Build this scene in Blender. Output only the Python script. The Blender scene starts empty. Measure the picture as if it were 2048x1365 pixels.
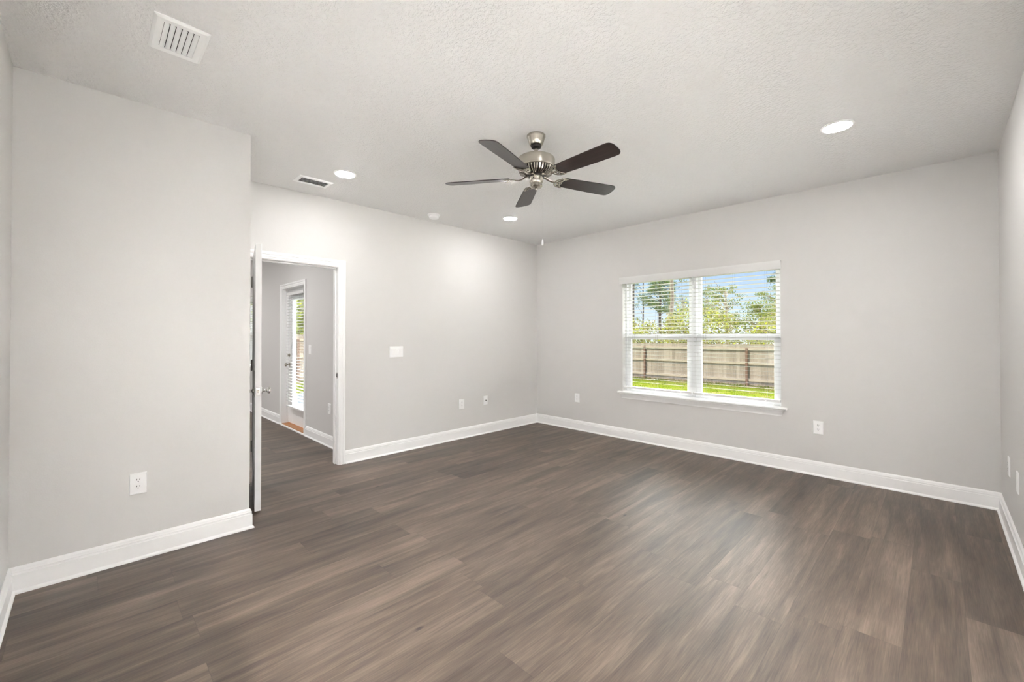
import bpy, bmesh, math, random
from mathutils import Vector, Matrix, Euler

S = bpy.context.scene
COL = S.collection
PI = math.pi
R = math.radians
random.seed(7)

# ------------------------------------------------------------------ camera
FPX = 850.14
YAW, PITCH, ROLL = -0.78694, 0.00894, -0.00122
CAM = Vector((4.3919, -4.9226, 1.3317))
d = Vector((math.sin(YAW) * math.cos(PITCH), math.cos(YAW) * math.cos(PITCH), math.sin(PITCH)))
r0 = Vector((math.cos(YAW), -math.sin(YAW), 0))
u0 = r0.cross(d)
r1 = r0 * math.cos(ROLL) + u0 * math.sin(ROLL)
u1 = -r0 * math.sin(ROLL) + u0 * math.cos(ROLL)
cam_data = bpy.data.cameras.new('camera')
cam_data.sensor_width = 36.0
cam_data.lens = FPX * 36.0 / 2048.0
cam_data.shift_y = -17.65 / 2048.0
cam_data.clip_start = 0.01
cam_data.clip_end = 400
cam = bpy.data.objects.new('camera', cam_data)
COL.objects.link(cam)
cam.matrix_world = Matrix(((r1.x, u1.x, -d.x, CAM.x), (r1.y, u1.y, -d.y, CAM.y), (r1.z, u1.z, -d.z, CAM.z), (0, 0, 0, 1)))
S.camera = cam

# ------------------------------------------------------------------ exposure
S.view_settings.view_transform = 'Standard'
S.view_settings.look = 'None'
S.view_settings.gamma = 1.0
S.view_settings.use_curve_mapping = False
S.view_settings.exposure = 0.47
try:
    S.cycles.use_denoising = True
    S.cycles.denoiser = 'OPENIMAGEDENOISE'
    S.cycles.max_bounces = 14
    S.cycles.diffuse_bounces = 8
    S.cycles.transparent_max_bounces = 24
    S.cycles.sample_clamp_indirect = 40.0
except Exception:
    pass

# ------------------------------------------------------------------ world: pale sky near the horizon, unseen cloud bank added above for the floor glare
GLARE_CLOUD = 29.0
SKYLOW = 0.80
LAMP = 155.0
LIVING_LAMP = 430.0
FILL_LAMP = 640.0  # strength of the added fill lamps in the unseen room
w = bpy.data.worlds.new('world')
S.world = w
w.use_nodes = True
nt = w.node_tree
nt.nodes.clear()
N = nt.nodes.new
out = N('ShaderNodeOutputWorld')
bg = N('ShaderNodeBackground')
tc = N('ShaderNodeTexCoord')
sep = N('ShaderNodeSeparateXYZ')
nt.links.new(tc.outputs['Generated'], sep.inputs[0])
ramp = N('ShaderNodeValToRGB')
cr = ramp.color_ramp
cr.elements[0].position = 0.0
cr.elements[0].color = (1.0, 1.06, 1.16, 1)
cr.elements[1].position = 0.16
cr.elements[1].color = (0.46, 0.66, 1.08, 1)
e = cr.elements.new(0.06)
e.color = (0.70, 0.85, 1.12, 1)
nt.links.new(sep.outputs['Z'], ramp.inputs[0])
mul = N('ShaderNodeVectorMath')
mul.operation = 'SCALE'
mul.inputs['Scale'].default_value = SKYLOW
nt.links.new(ramp.outputs[0], mul.inputs[0])
mr = N('ShaderNodeMapRange')
mr.interpolation_type = 'SMOOTHSTEP'
mr.inputs['From Min'].default_value = 0.20
mr.inputs['From Max'].default_value = 0.36
nt.links.new(sep.outputs['Z'], mr.inputs['Value'])
mr2 = N('ShaderNodeMapRange')
mr2.interpolation_type = 'SMOOTHSTEP'
mr2.inputs['From Min'].default_value = 0.0
mr2.inputs['From Max'].default_value = 0.16
nt.links.new(sep.outputs['Y'], mr2.inputs['Value'])
cn = N('ShaderNodeTexNoise')
cn.inputs['Scale'].default_value = 3.0
cn.inputs['Detail'].default_value = 4.0
nt.links.new(tc.outputs['Generated'], cn.inputs['Vector'])
mr3 = N('ShaderNodeMapRange')
mr3.inputs['From Min'].default_value = 0.3
mr3.inputs['From Max'].default_value = 0.7
mr3.inputs['To Min'].default_value = 0.6
mr3.inputs['To Max'].default_value = 1.0
nt.links.new(cn.outputs[0], mr3.inputs['Value'])
mr4 = N('ShaderNodeMapRange')
mr4.interpolation_type = 'SMOOTHSTEP'
mr4.inputs['From Min'].default_value = 0.58
mr4.inputs['From Max'].default_value = 0.75
mr4.inputs['To Min'].default_value = 1.0
mr4.inputs['To Max'].default_value = 0.03
nt.links.new(sep.outputs['Z'], mr4.inputs['Value'])
m0 = N('ShaderNodeMath'); m0.operation = 'MULTIPLY'
nt.links.new(mr.outputs[0], m0.inputs[0]); nt.links.new(mr4.outputs[0], m0.inputs[1])
m1 = N('ShaderNodeMath'); m1.operation = 'MULTIPLY'
m2 = N('ShaderNodeMath'); m2.operation = 'MULTIPLY'
nt.links.new(m0.outputs[0], m1.inputs[0]); nt.links.new(mr2.outputs[0], m1.inputs[1])
nt.links.new(m1.outputs[0], m2.inputs[0]); nt.links.new(mr3.outputs[0], m2.inputs[1])
mixw = N('ShaderNodeMixRGB')
mixw.inputs[2].default_value = (GLARE_CLOUD, GLARE_CLOUD * 0.985, GLARE_CLOUD * 0.97, 1)
nt.links.new(m2.outputs[0], mixw.inputs[0])
nt.links.new(mul.outputs[0], mixw.inputs[1])
nt.links.new(mixw.outputs[0], bg.inputs['Color'])
nt.links.new(bg.outputs[0], out.inputs[0])

# ------------------------------------------------------------------ sun: high, from behind the house on the left
sd = bpy.data.lights.new('sun', 'SUN')
sd.energy = 7.0
sd.angle = R(0.6)
sd.color = (1.0, 0.95, 0.86)
sun = bpy.data.objects.new('sun', sd)
COL.objects.link(sun)
sun.location = (-6, -14, 20)
sun.rotation_euler = Vector((0.30, 0.47, -1.0)).to_track_quat('-Z', 'Y').to_euler()

# ================================================================== helpers
def tag(o, label=None, cat=None, group=None, kind=None):
    if label: o['label'] = label
    if cat: o['category'] = cat
    if group: o['group'] = group
    if kind: o['kind'] = kind
    return o

def empty(name, loc=(0, 0, 0), rz=0.0):
    o = bpy.data.objects.new(name, None)
    COL.objects.link(o)
    o.location = loc
    o.rotation_euler = (0, 0, rz)
    o.empty_display_size = 0.1
    return o

def children(o):
    return [c for c in list(bpy.data.objects) if c.parent == o]

def copy_tree(o, parent=None):
    c = o.copy()
    COL.objects.link(c)
    if parent is not None:
        c.parent = parent
    for ch in children(o):
        copy_tree(ch, c)
    return c

class MB:
    def __init__(self):
        self.v = []; self.f = []
    def add(self, vs, fs):
        n = len(self.v)
        self.v.extend([tuple(p) for p in vs])
        self.f.extend([tuple(i + n for i in f) for f in fs])
        return self
    def box(self, x0, x1, y0, y1, z0, z1, M=None):
        vs = [Vector((x, y, z)) for z in (z0, z1) for y in (y0, y1) for x in (x0, x1)]
        if M is not None: vs = [M @ p for p in vs]
        return self.add(vs, [(0, 2, 3, 1), (4, 5, 7, 6), (0, 1, 5, 4), (2, 6, 7, 3), (0, 4, 6, 2), (1, 3, 7, 5)])
    def lathe(self, prof, seg=48, M=None, cap=True):
        vs = []; fs = []
        for (rr, z) in prof:
            for k in range(seg):
                a = 2 * PI * k / seg
                vs.append(Vector((rr * math.cos(a), rr * math.sin(a), z)))
        for i in range(len(prof) - 1):
            for k in range(seg):
                k2 = (k + 1) % seg
                fs.append((i * seg + k, i * seg + k2, (i + 1) * seg + k2, (i + 1) * seg + k))
        if cap:
            fs.append(tuple(range(seg))[::-1])
            fs.append(tuple((len(prof) - 1) * seg + k for k in range(seg)))
        if M is not None: vs = [M @ p for p in vs]
        return self.add(vs, fs)
    def tube(self, pts, rads, seg=8, flat=1.0, cap=True):
        pts = [Vector(p) for p in pts]
        if not isinstance(rads, (list, tuple)): rads = [rads] * len(pts)
        vs = []; fs = []
        for i, p in enumerate(pts):
            t = (pts[min(i + 1, len(pts) - 1)] - pts[max(i - 1, 0)]).normalized()
            ref = Vector((0, 0, 1)) if abs(t.z) < 0.9 else Vector((1, 0, 0))
            a = t.cross(ref).normalized(); b = a.cross(t).normalized()
            for k in range(seg):
                th = 2 * PI * k / seg
                vs.append(p + a * (rads[i] * math.cos(th)) + b * (rads[i] * flat * math.sin(th)))
        for i in range(len(pts) - 1):
            for k in range(seg):
                k2 = (k + 1) % seg
                fs.append((i * seg + k, i * seg + k2, (i + 1) * seg + k2, (i + 1) * seg + k))
        if cap:
            fs.append(tuple(range(seg))[::-1])
            fs.append(tuple((len(pts) - 1) * seg + k for k in range(seg)))
        return self.add(vs, fs)
    def prism(self, outline, z0, z1, M=None):
        n = len(outline)
        vs = [Vector((x, y, z0)) for x, y in outline] + [Vector((x, y, z1)) for x, y in outline]
        if M is not None: vs = [M @ p for p in vs]
        fs = [tuple(range(n))[::-1], tuple(range(n, 2 * n))] + [(i, (i + 1) % n, n + (i + 1) % n, n + i) for i in range(n)]
        return self.add(vs, fs)
    def build(self, name, mat, parent=None, smooth=None, bevel=None, seg=2, fix=True):
        me = bpy.data.meshes.new(name)
        me.from_pydata(self.v, [], self.f)
        me.validate()
        if fix:
            bm = bmesh.new(); bm.from_mesh(me)
            bmesh.ops.recalc_face_normals(bm, faces=bm.faces)
            bm.to_mesh(me); bm.free()
        me.materials.append(mat)
        if smooth:
            for p in me.polygons: p.use_smooth = True
            me.set_sharp_from_angle(angle=R(smooth))
        o = bpy.data.objects.new(name, me)
        COL.objects.link(o)
        if parent is not None: o.parent = parent
        if bevel:
            m = o.modifiers.new('bevel', 'BEVEL')
            m.width = bevel; m.segments = seg; m.limit_method = 'ANGLE'; m.angle_limit = R(40)
        return o

# ================================================================== materials
def new_mat(name):
    m = bpy.data.materials.new(name)
    m.use_nodes = True
    t = m.node_tree
    b = t.nodes['Principled BSDF']
    return m, t, b

def plain(name, col, rough=0.5, metal=0.0, spec=0.5, bump=0.0, bscale=200.0, bdist=0.001, vary=0.0, coat=0.0):
    m, t, b = new_mat(name)
    b.inputs['Base Color'].default_value = (*col, 1)
    b.inputs['Roughness'].default_value = rough
    b.inputs['Metallic'].default_value = metal
    b.inputs['Specular IOR Level'].default_value = spec
    if coat: b.inputs['Coat Weight'].default_value = coat
    tcn = t.nodes.new('ShaderNodeTexCoord')
    n = t.nodes.new('ShaderNodeTexNoise')
    n.inputs['Scale'].default_value = bscale
    n.inputs['Detail'].default_value = 3
    t.links.new(tcn.outputs['Object'], n.inputs['Vector'])
    if bump:
        bp = t.nodes.new('ShaderNodeBump')
        bp.inputs['Strength'].default_value = bump
        bp.inputs['Distance'].default_value = bdist
        t.links.new(n.outputs['Fac'], bp.inputs['Height'])
        t.links.new(bp.outputs[0], b.inputs['Normal'])
    if vary:
        mx = t.nodes.new('ShaderNodeMixRGB'); mx.blend_type = 'MULTIPLY'
        mx.inputs[1].default_value = (*col, 1)
        rp = t.nodes.new('ShaderNodeMapRange')
        rp.inputs['To Min'].default_value = 1 - vary; rp.inputs['To Max'].default_value = 1 + vary
        t.links.new(n.outputs['Fac'], rp.inputs['Value'])
        mx.inputs[0].default_value = 1
        t.links.new(rp.outputs[0], mx.inputs[2])
        t.links.new(mx.outputs[0], b.inputs['Base Color'])
    return m

WALLC = (0.672, 0.662, 0.650)
M = {}
M['wall'] = plain('wall_paint', WALLC, 0.6, bump=0.35, bscale=150, bdist=0.0012, spec=0.3)
M['trim'] = plain('trim_white', (0.93, 0.93, 0.93), 0.32, bump=0.02, bscale=60)
M['vinyl'] = plain('window_vinyl', (0.84, 0.85, 0.86), 0.35, bump=0.02, bscale=80)
M['blind'] = plain('blind_white', (0.78, 0.78, 0.775), 0.4, bump=0.03, bscale=90)
M['slat'] = plain('slat_backlit_grey', (0.56, 0.56, 0.55), 0.45, bump=0.03, bscale=90)  # white slats greyed, their backlit shade is put into the colour
M['door'] = plain('door_white', (0.92, 0.925, 0.93), 0.25, bump=0.05, bscale=25)
M['plastic'] = plain('white_plastic', (0.95, 0.95, 0.95), 0.35, bump=0.01)
M['slot'] = plain('slot_dark', (0.03, 0.03, 0.03), 0.6)
M['nickel'] = plain('brushed_nickel', (0.47, 0.44, 0.385), 0.27, metal=1.0, bump=0.03, bscale=300)
M['chrome'] = plain('satin_chrome', (0.66, 0.65, 0.63), 0.18, metal=1.0, bump=0.01)
M['hinge'] = plain('aged_hinge_steel', (0.32, 0.30, 0.28), 0.35, metal=1.0, bump=0.05)
M['darkmetal'] = plain('dark_bronze', (0.035, 0.03, 0.028), 0.4, metal=0.6, bump=0.02)
M['metalwhite'] = plain('enamelled_register', (0.93, 0.935, 0.93), 0.4, bump=0.02)
M['cord'] = plain('cord_white', (0.75, 0.75, 0.73), 0.7, bump=0.1)
M['cordgrey'] = plain('ladder_cord', (0.22, 0.22, 0.22), 0.7, bump=0.1)
M['threshold'] = plain('oak_threshold', (0.42, 0.19, 0.07), 0.45, bump=0.1, bscale=60, vary=0.15)
M['concrete'] = plain('concrete', (0.085, 0.11, 0.135), 0.8, bump=0.3, bscale=40, bdist=0.003, vary=0.12)  # dark blue tone carries the patio slab's open-sky shade
M['void'] = plain('duct_dark', (0.04, 0.04, 0.04), 0.8)
M['siding'] = plain('siding', (0.7, 0.7, 0.68), 0.7, bump=0.1, bscale=20)
M['carpet'] = plain('bounce_carpet', (0.74, 0.725, 0.71), 0.95, bump=0.4, bscale=300)  # pale floor of the added room, bounces fill light upward
M['roof'] = plain('roof_shingle', (0.12, 0.11, 0.10), 0.9, bump=0.4, bscale=40)

# textured ceiling (knockdown spray)
def ceiling_mat():
    m, t, b = new_mat('ceiling_texture')
    b.inputs['Base Color'].default_value = (0.80, 0.795, 0.789, 1)
    b.inputs['Roughness'].default_value = 0.75
    b.inputs['Specular IOR Level'].default_value = 0.2
    tcn = t.nodes.new('ShaderNodeTexCoord')
    n = t.nodes.new('ShaderNodeTexNoise'); n.inputs['Scale'].default_value = 60; n.inputs['Detail'].default_value = 3
    n.inputs['Roughness'].default_value = 0.55; n.inputs['Distortion'].default_value = 0.1
    r = t.nodes.new('ShaderNodeValToRGB')
    r.color_ramp.elements[0].position = 0.42; r.color_ramp.elements[1].position = 0.62
    n2 = t.nodes.new('ShaderNodeTexNoise'); n2.inputs['Scale'].default_value = 160; n2.inputs['Detail'].default_value = 2
    ad = t.nodes.new('ShaderNodeMath'); ad.operation = 'MULTIPLY_ADD'; ad.inputs[1].default_value = 0.25
    bp = t.nodes.new('ShaderNodeBump'); bp.inputs['Strength'].default_value = 0.6; bp.inputs['Distance'].default_value = 0.004
    t.links.new(tcn.outputs['Object'], n.inputs['Vector']); t.links.new(tcn.outputs['Object'], n2.inputs['Vector'])
    t.links.new(n.outputs['Fac'], r.inputs[0])
    t.links.new(n2.outputs['Fac'], ad.inputs[0]); t.links.new(r.outputs[0], ad.inputs[2])
    t.links.new(ad.outputs[0], bp.inputs['Height']); t.links.new(bp.outputs[0], b.inputs['Normal'])
    return m
M['ceiling'] = ceiling_mat()

# plank floor: boards run along y
def floor_mat():
    m, t, b = new_mat('vinyl_plank_floor')
    L = t.links.new
    def nd(k, **kw):
        n = t.nodes.new(k)
        for a, v in kw.items(): setattr(n, a, v)
        return n
    def math_(op, a, bb=None, c=None):
        n = nd('ShaderNodeMath', operation=op)
        for i, v in enumerate((a, bb, c)):
            if v is None: continue
            if isinstance(v, (int, float)): n.inputs[i].default_value = v
            else: L(v, n.inputs[i])
        return n.outputs[0]
    tcn = nd('ShaderNodeTexCoord'); sp = nd('ShaderNodeSeparateXYZ'); L(tcn.outputs['Object'], sp.inputs[0])
    W, LEN = 0.2, 1.22
    u = math_('DIVIDE', math_('SUBTRACT', sp.outputs['X'], 0.073), W)
    row = math_('FLOOR', u); fu = math_('FRACT', u)
    wn = nd('ShaderNodeTexWhiteNoise', noise_dimensions='1D'); L(row, wn.inputs['W'])
    v = math_('ADD', math_('DIVIDE', sp.outputs['Y'], LEN), math_('MULTIPLY', wn.outputs['Value'], 7.31))
    pl = math_('FLOOR', v); fv = math_('FRACT', v)
    cid = nd('ShaderNodeCombineXYZ'); L(row, cid.inputs[0]); L(pl, cid.inputs[1])
    wp = nd('ShaderNodeTexWhiteNoise', noise_dimensions='3D'); L(cid.outputs[0], wp.inputs['Vector'])
    # grain coordinates, shifted per plank
    off = nd('ShaderNodeVectorMath', operation='SCALE'); L(wp.outputs['Color'], off.inputs[0]); off.inputs['Scale'].default_value = 37.0
    def grain(sx, sy, detail, rough, dist):
        mp = nd('ShaderNodeMapping'); mp.inputs['Scale'].default_value = (sx, sy, 1)
        L(tcn.outputs['Object'], mp.inputs['Vector'])
        ad = nd('ShaderNodeVectorMath', operation='ADD'); L(mp.outputs[0], ad.inputs[0]); L(off.outputs[0], ad.inputs[1])
        n = nd('ShaderNodeTexNoise'); n.inputs['Scale'].default_value = 1; n.inputs['Detail'].default_value = detail
        n.inputs['Roughness'].default_value = rough; n.inputs['Distortion'].default_value = dist
        L(ad.outputs[0], n.inputs['Vector'])
        return n.outputs['Fac']
    g1 = grain(14, 1.1, 4, 0.55, 0.6)      # broad streaks
    g2 = grain(120, 5.0, 5, 0.65, 0.3)       # fine grain
    g3 = grain(240, 9.0, 2, 0.5, 0.0)      # pores
    g4 = grain(4.0, 1.8, 3, 0.5, 0.3)      # cloudy patches
    s = math_('MULTIPLY_ADD', g1, 0.46, math_("MULTIPLY_ADD", g2, 0.22, math_("MULTIPLY_ADD", g3, 0.18, math_("MULTIPLY", g4, 0.18))))
    s = math_('ADD', s, math_('MULTIPLY', math_('SUBTRACT', wp.outputs['Value'], 0.5), 0.085))
    rp = nd('ShaderNodeValToRGB')
    cr = rp.color_ramp
    cr.elements[0].position = 0.38; cr.elements[0].color = (0.036, 0.024, 0.017, 1)
    cr.elements[1].position = 0.70; cr.elements[1].color = (0.218, 0.165, 0.124, 1)
    e = cr.elements.new(0.53); e.color = (0.103, 0.073, 0.053, 1)
    L(s, rp.inputs[0])
    # knots
    mp = nd('ShaderNodeMapping'); mp.inputs['Scale'].default_value = (3.3, 1.5, 1); L(tcn.outputs['Object'], mp.inputs['Vector'])
    vo = nd('ShaderNodeTexVoronoi'); vo.inputs['Scale'].default_value = 1.0; L(mp.outputs[0], vo.inputs['Vector'])
    kn = nd('ShaderNodeMapRange', interpolation_type='SMOOTHSTEP')
    kn.inputs['From Min'].default_value = 0.012; kn.inputs['From Max'].default_value = 0.050
    kn.inputs['To Min'].default_value = 0.22; kn.inputs['To Max'].default_value = 1.0
    L(math_('ADD', vo.outputs['Distance'], math_('MULTIPLY', math_('SUBTRACT', g2, 0.5), 0.05)), kn.inputs['Value'])
    mk = nd('ShaderNodeMixRGB', blend_type='MULTIPLY'); mk.inputs[0].default_value = 1
    L(rp.outputs[0], mk.inputs[1]); L(kn.outputs[0], mk.inputs[2])
    # seams
    eu = math_('MULTIPLY', math_('MINIMUM', fu, math_('SUBTRACT', 1.0, fu)), W)
    ev = math_('MULTIPLY', math_('MINIMUM', fv, math_('SUBTRACT', 1.0, fv)), LEN)
    ed = math_('MINIMUM', eu, ev)
    sm = nd('ShaderNodeMapRange'); sm.inputs['From Min'].default_value = 0.0006; sm.inputs['From Max'].default_value = 0.0018
    sm.inputs['To Min'].default_value = 0.74; sm.inputs['To Max'].default_value = 1.0
    L(ed, sm.inputs['Value'])
    ms = nd('ShaderNodeMixRGB', blend_type='MULTIPLY'); ms.inputs[0].default_value = 1
    L(mk.outputs[0], ms.inputs[1]); L(sm.outputs[0], ms.inputs[2])
    L(ms.outputs[0], b.inputs['Base Color'])
    rr = nd('ShaderNodeMapRange'); rr.inputs['To Min'].default_value = 0.43; rr.inputs['To Max'].default_value = 0.54
    L(g2, rr.inputs['Value']); L(rr.outputs[0], b.inputs['Roughness'])
    b.inputs['IOR'].default_value = 1.55
    b.inputs['Specular IOR Level'].default_value = 0.6
    bp = nd('ShaderNodeBump'); bp.inputs['Strength'].default_value = 0.25; bp.inputs['Distance'].default_value = 0.001
    hh = math_('ADD', math_('MULTIPLY', g3, 0.5), math_('MULTIPLY', sm.outputs[0], 1.0))
    L(hh, bp.inputs['Height']); L(bp.outputs[0], b.inputs['Normal'])
    return m
M['floor'] = floor_mat()

def glass_mat():
    m = bpy.data.materials.new('window_glass'); m.use_nodes = True
    t = m.node_tree; t.nodes.clear()
    o = t.nodes.new('ShaderNodeOutputMaterial'); mx = t.nodes.new('ShaderNodeMixShader')
    tr = t.nodes.new('ShaderNodeBsdfTransparent'); tr.inputs[0].default_value = (0.95, 0.97, 0.96, 1)
    gl = t.nodes.new('ShaderNodeBsdfGlossy'); gl.inputs['Roughness'].default_value = 0.02
    lw = t.nodes.new('ShaderNodeLayerWeight'); lw.inputs[0].default_value = 0.5
    pw = t.nodes.new('ShaderNodeMath'); pw.operation = 'POWER'; pw.inputs[1].default_value = 5.0
    fr = t.nodes.new('ShaderNodeMath'); fr.operation = 'MULTIPLY_ADD'; fr.inputs[1].default_value = 0.96; fr.inputs[2].default_value = 0.035
    t.links.new(lw.outputs['Facing'], pw.inputs[0]); t.links.new(pw.outputs[0], fr.inputs[0])
    t.links.new(fr.outputs[0], mx.inputs[0]); t.links.new(tr.outputs[0], mx.inputs[1]); t.links.new(gl.outputs[0], mx.inputs[2])
    t.links.new(mx.outputs[0], o.inputs[0])
    return m
M['glass'] = glass_mat()

def emit_mat(name, col, st):
    m = bpy.data.materials.new(name); m.use_nodes = True
    t = m.node_tree; t.nodes.clear()
    o = t.nodes.new('ShaderNodeOutputMaterial'); em = t.nodes.new('ShaderNodeEmission')
    em.inputs[0].default_value = (*col, 1); em.inputs[1].default_value = st
    t.links.new(em.outputs[0], o.inputs[0])
    return m
M['led'] = emit_mat('led_diffuser', (1.0, 0.99, 0.98), LAMP)
M['led_fill'] = emit_mat('led_diffuser_fill', (0.985, 0.995, 1.0), FILL_LAMP)
M['led_living'] = emit_mat('led_diffuser_living', (1.0, 0.985, 0.97), LIVING_LAMP)

def wood_mat(name, c0, c1, rough, along='X'):
    m, t, b = new_mat(name)
    tcn = t.nodes.new('ShaderNodeTexCoord'); mp = t.nodes.new('ShaderNodeMapping')
    mp.inputs['Scale'].default_value = (4, 90, 90) if along == 'X' else (60, 60, 3)
    n = t.nodes.new('ShaderNodeTexNoise'); n.inputs['Scale'].default_value = 1; n.inputs['Detail'].default_value = 5
    r = t.nodes.new('ShaderNodeValToRGB')
    r.color_ramp.elements[0].position = 0.3; r.color_ramp.elements[0].color = (*c0, 1)
    r.color_ramp.elements[1].position = 0.7; r.color_ramp.elements[1].color = (*c1, 1)
    t.links.new(tcn.outputs['Object'], mp.inputs[0]); t.links.new(mp.outputs[0], n.inputs['Vector'])
    t.links.new(n.outputs['Fac'], r.inputs[0]); t.links.new(r.outputs[0], b.inputs['Base Color'])
    b.inputs['Roughness'].default_value = rough
    return m
M['blade'] = wood_mat('walnut_blade', (0.016, 0.011, 0.011), (0.034, 0.022, 0.020), 0.30)

def picket_mat():
    m, t, b = new_mat('weathered_picket')
    tcn = t.nodes.new('ShaderNodeTexCoord'); mp = t.nodes.new('ShaderNodeMapping')
    mp.inputs['Scale'].default_value = (25, 25, 1.5)
    n = t.nodes.new('ShaderNodeTexNoise'); n.inputs['Scale'].default_value = 1; n.inputs['Detail'].default_value = 4
    g = t.nodes.new('ShaderNodeNewGeometry')
    ad = t.nodes.new('ShaderNodeMath'); ad.operation = 'MULTIPLY_ADD'; ad.inputs[1].default_value = 0.5
    r = t.nodes.new('ShaderNodeValToRGB')
    r.color_ramp.elements[0].position = 0.25; r.color_ramp.elements[0].color = (0.19, 0.145, 0.11, 1)
    r.color_ramp.elements[1].position = 1.05 if False else 1.0; r.color_ramp.elements[1].color = (0.40, 0.325, 0.26, 1)
    t.links.new(tcn.outputs['Object'], mp.inputs[0]); t.links.new(mp.outputs[0], n.inputs['Vector'])
    t.links.new(g.outputs['Random Per Island'], ad.inputs[0]); t.links.new(n.outputs['Fac'], ad.inputs[2])
    t.links.new(ad.outputs[0], r.inputs[0]); t.links.new(r.outputs[0], b.inputs['Base Color'])
    b.inputs['Roughness'].default_value = 0.85
    return m
M['picket'] = picket_mat()
M['rail'] = wood_mat('fence_rail_wood', (0.36, 0.29, 0.22), (0.50, 0.415, 0.32), 0.85)
M['post'] = wood_mat('fence_post_wood', (0.15, 0.08, 0.055), (0.22, 0.125, 0.085), 0.85, 'Z')
M['bark_dark'] = plain('dark_bark', (0.075, 0.06, 0.05), 0.9, bump=0.5, bscale=12, bdist=0.02, vary=0.4)
M['bark_grey'] = plain('grey_bark', (0.22, 0.175, 0.14), 0.9, bump=0.5, bscale=12, bdist=0.02, vary=0.4)
M['bark_pale'] = plain('pale_bark', (0.36, 0.31, 0.25), 0.9, bump=0.5, bscale=12, bdist=0.02, vary=0.3)

def leaf_mat(name, stops):
    m, t, b = new_mat(name)
    g = t.nodes.new('ShaderNodeNewGeometry'); r = t.nodes.new('ShaderNodeValToRGB')
    r.color_ramp.interpolation = 'LINEAR'
    els = r.color_ramp.elements
    for i, (p, c) in enumerate(stops):
        e = els[i] if i < 2 else els.new(p)
        e.position = p; e.color = (*c, 1)
    t.links.new(g.outputs['Random Per Island'], r.inputs[0])
    t.links.new(r.outputs[0], b.inputs['Base Color'])
    b.inputs['Roughness'].default_value = 0.7
    b.inputs['Specular IOR Level'].default_value = 0.05
    tr = t.nodes.new('ShaderNodeBsdfTranslucent'); mx = t.nodes.new('ShaderNodeMixShader'); mx.inputs[0].default_value = 0.25
    t.links.new(r.outputs[0], tr.inputs[0])
    o = t.nodes['Material Output']
    t.links.new(b.outputs[0], mx.inputs[1]); t.links.new(tr.outputs[0], mx.inputs[2]); t.links.new(mx.outputs[0], o.inputs[0])
    return m
M['leaf_pine'] = leaf_mat('pine_needles', [(0.0, (0.041, 0.079, 0.020)), (1.0, (0.150, 0.198, 0.041)), (0.5, (0.082, 0.132, 0.027))])
M['leaf_lime'] = leaf_mat('spring_leaves', [(0.0, (0.109, 0.158, 0.027)), (1.0, (0.422, 0.436, 0.041)), (0.5, (0.245, 0.290, 0.041))])
M['leaf_mid'] = leaf_mat('mid_green_leaves', [(0.0, (0.068, 0.112, 0.020)), (1.0, (0.272, 0.290, 0.061)), (0.5, (0.150, 0.185, 0.041))])
M['leaf_scrub'] = leaf_mat('scrub_leaves', [(0.0, (0.07, 0.085, 0.02)), (1.0, (0.44, 0.47, 0.035)), (0.30, (0.20, 0.21, 0.05)), (0.5, (0.33, 0.25, 0.16)), (0.7, (0.24, 0.27, 0.04))])
M['grassblade'] = leaf_mat('grass_blades', [(0.0, (0.06, 0.10, 0.006)), (1.0, (0.15, 0.165, 0.015)), (0.5, (0.10, 0.135, 0.008))])

def ground_mat():
    m, t, b = new_mat('lawn')
    tcn = t.nodes.new('ShaderNodeTexCoord')
    n = t.nodes.new('ShaderNodeTexNoise'); n.inputs['Scale'].default_value = 1.3; n.inputs['Detail'].default_value = 6
    n.inputs['Roughness'].default_value = 0.7
    n2 = t.nodes.new('ShaderNodeTexNoise'); n2.inputs['Scale'].default_value = 30; n2.inputs['Detail'].default_value = 3
    r = t.nodes.new('ShaderNodeValToRGB')
    r.color_ramp.elements[0].position = 0.35; r.color_ramp.elements[0].color = (0.078, 0.112, 0.006, 1)
    r.color_ramp.elements[1].position = 0.68; r.color_ramp.elements[1].color = (0.17, 0.125, 0.065, 1)
    e = r.color_ramp.elements.new(0.52); e.color = (0.10, 0.118, 0.009, 1)
    # bare sandy strip by the back fence
    sp = t.nodes.new('ShaderNodeSeparateXYZ'); mr = t.nodes.new('ShaderNodeMapRange')
    mr.inputs['From Min'].default_value = 14.2; mr.inputs['From Max'].default_value = 16.0; mr.inputs['To Max'].default_value = 0.22
    ad = t.nodes.new('ShaderNodeMath'); ad.operation = 'ADD'
    mr2 = t.nodes.new('ShaderNodeMapRange'); mr2.inputs['To Min'].default_value = -0.08; mr2.inputs['To Max'].default_value = 0.08
    ad2 = t.nodes.new('ShaderNodeMath'); ad2.operation = 'ADD'
    for nn in (n, n2): t.links.new(tcn.outputs['Object'], nn.inputs['Vector'])
    t.links.new(tcn.outputs['Object'], sp.inputs[0]); t.links.new(sp.outputs['Y'], mr.inputs['Value'])
    t.links.new(n.outputs['Fac'], ad.inputs[0]); t.links.new(mr.outputs[0], ad.inputs[1])
    t.links.new(n2.outputs['Fac'], mr2.inputs['Value']); t.links.new(ad.outputs[0], ad2.inputs[0]); t.links.new(mr2.outputs[0], ad2.inputs[1])
    t.links.new(ad2.outputs[0], r.inputs[0]); t.links.new(r.outputs[0], b.inputs['Base Color'])
    b.inputs['Roughness'].default_value = 1.0
    b.inputs['Specular IOR Level'].default_value = 0.0
    return m
M['ground'] = ground_mat()

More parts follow.
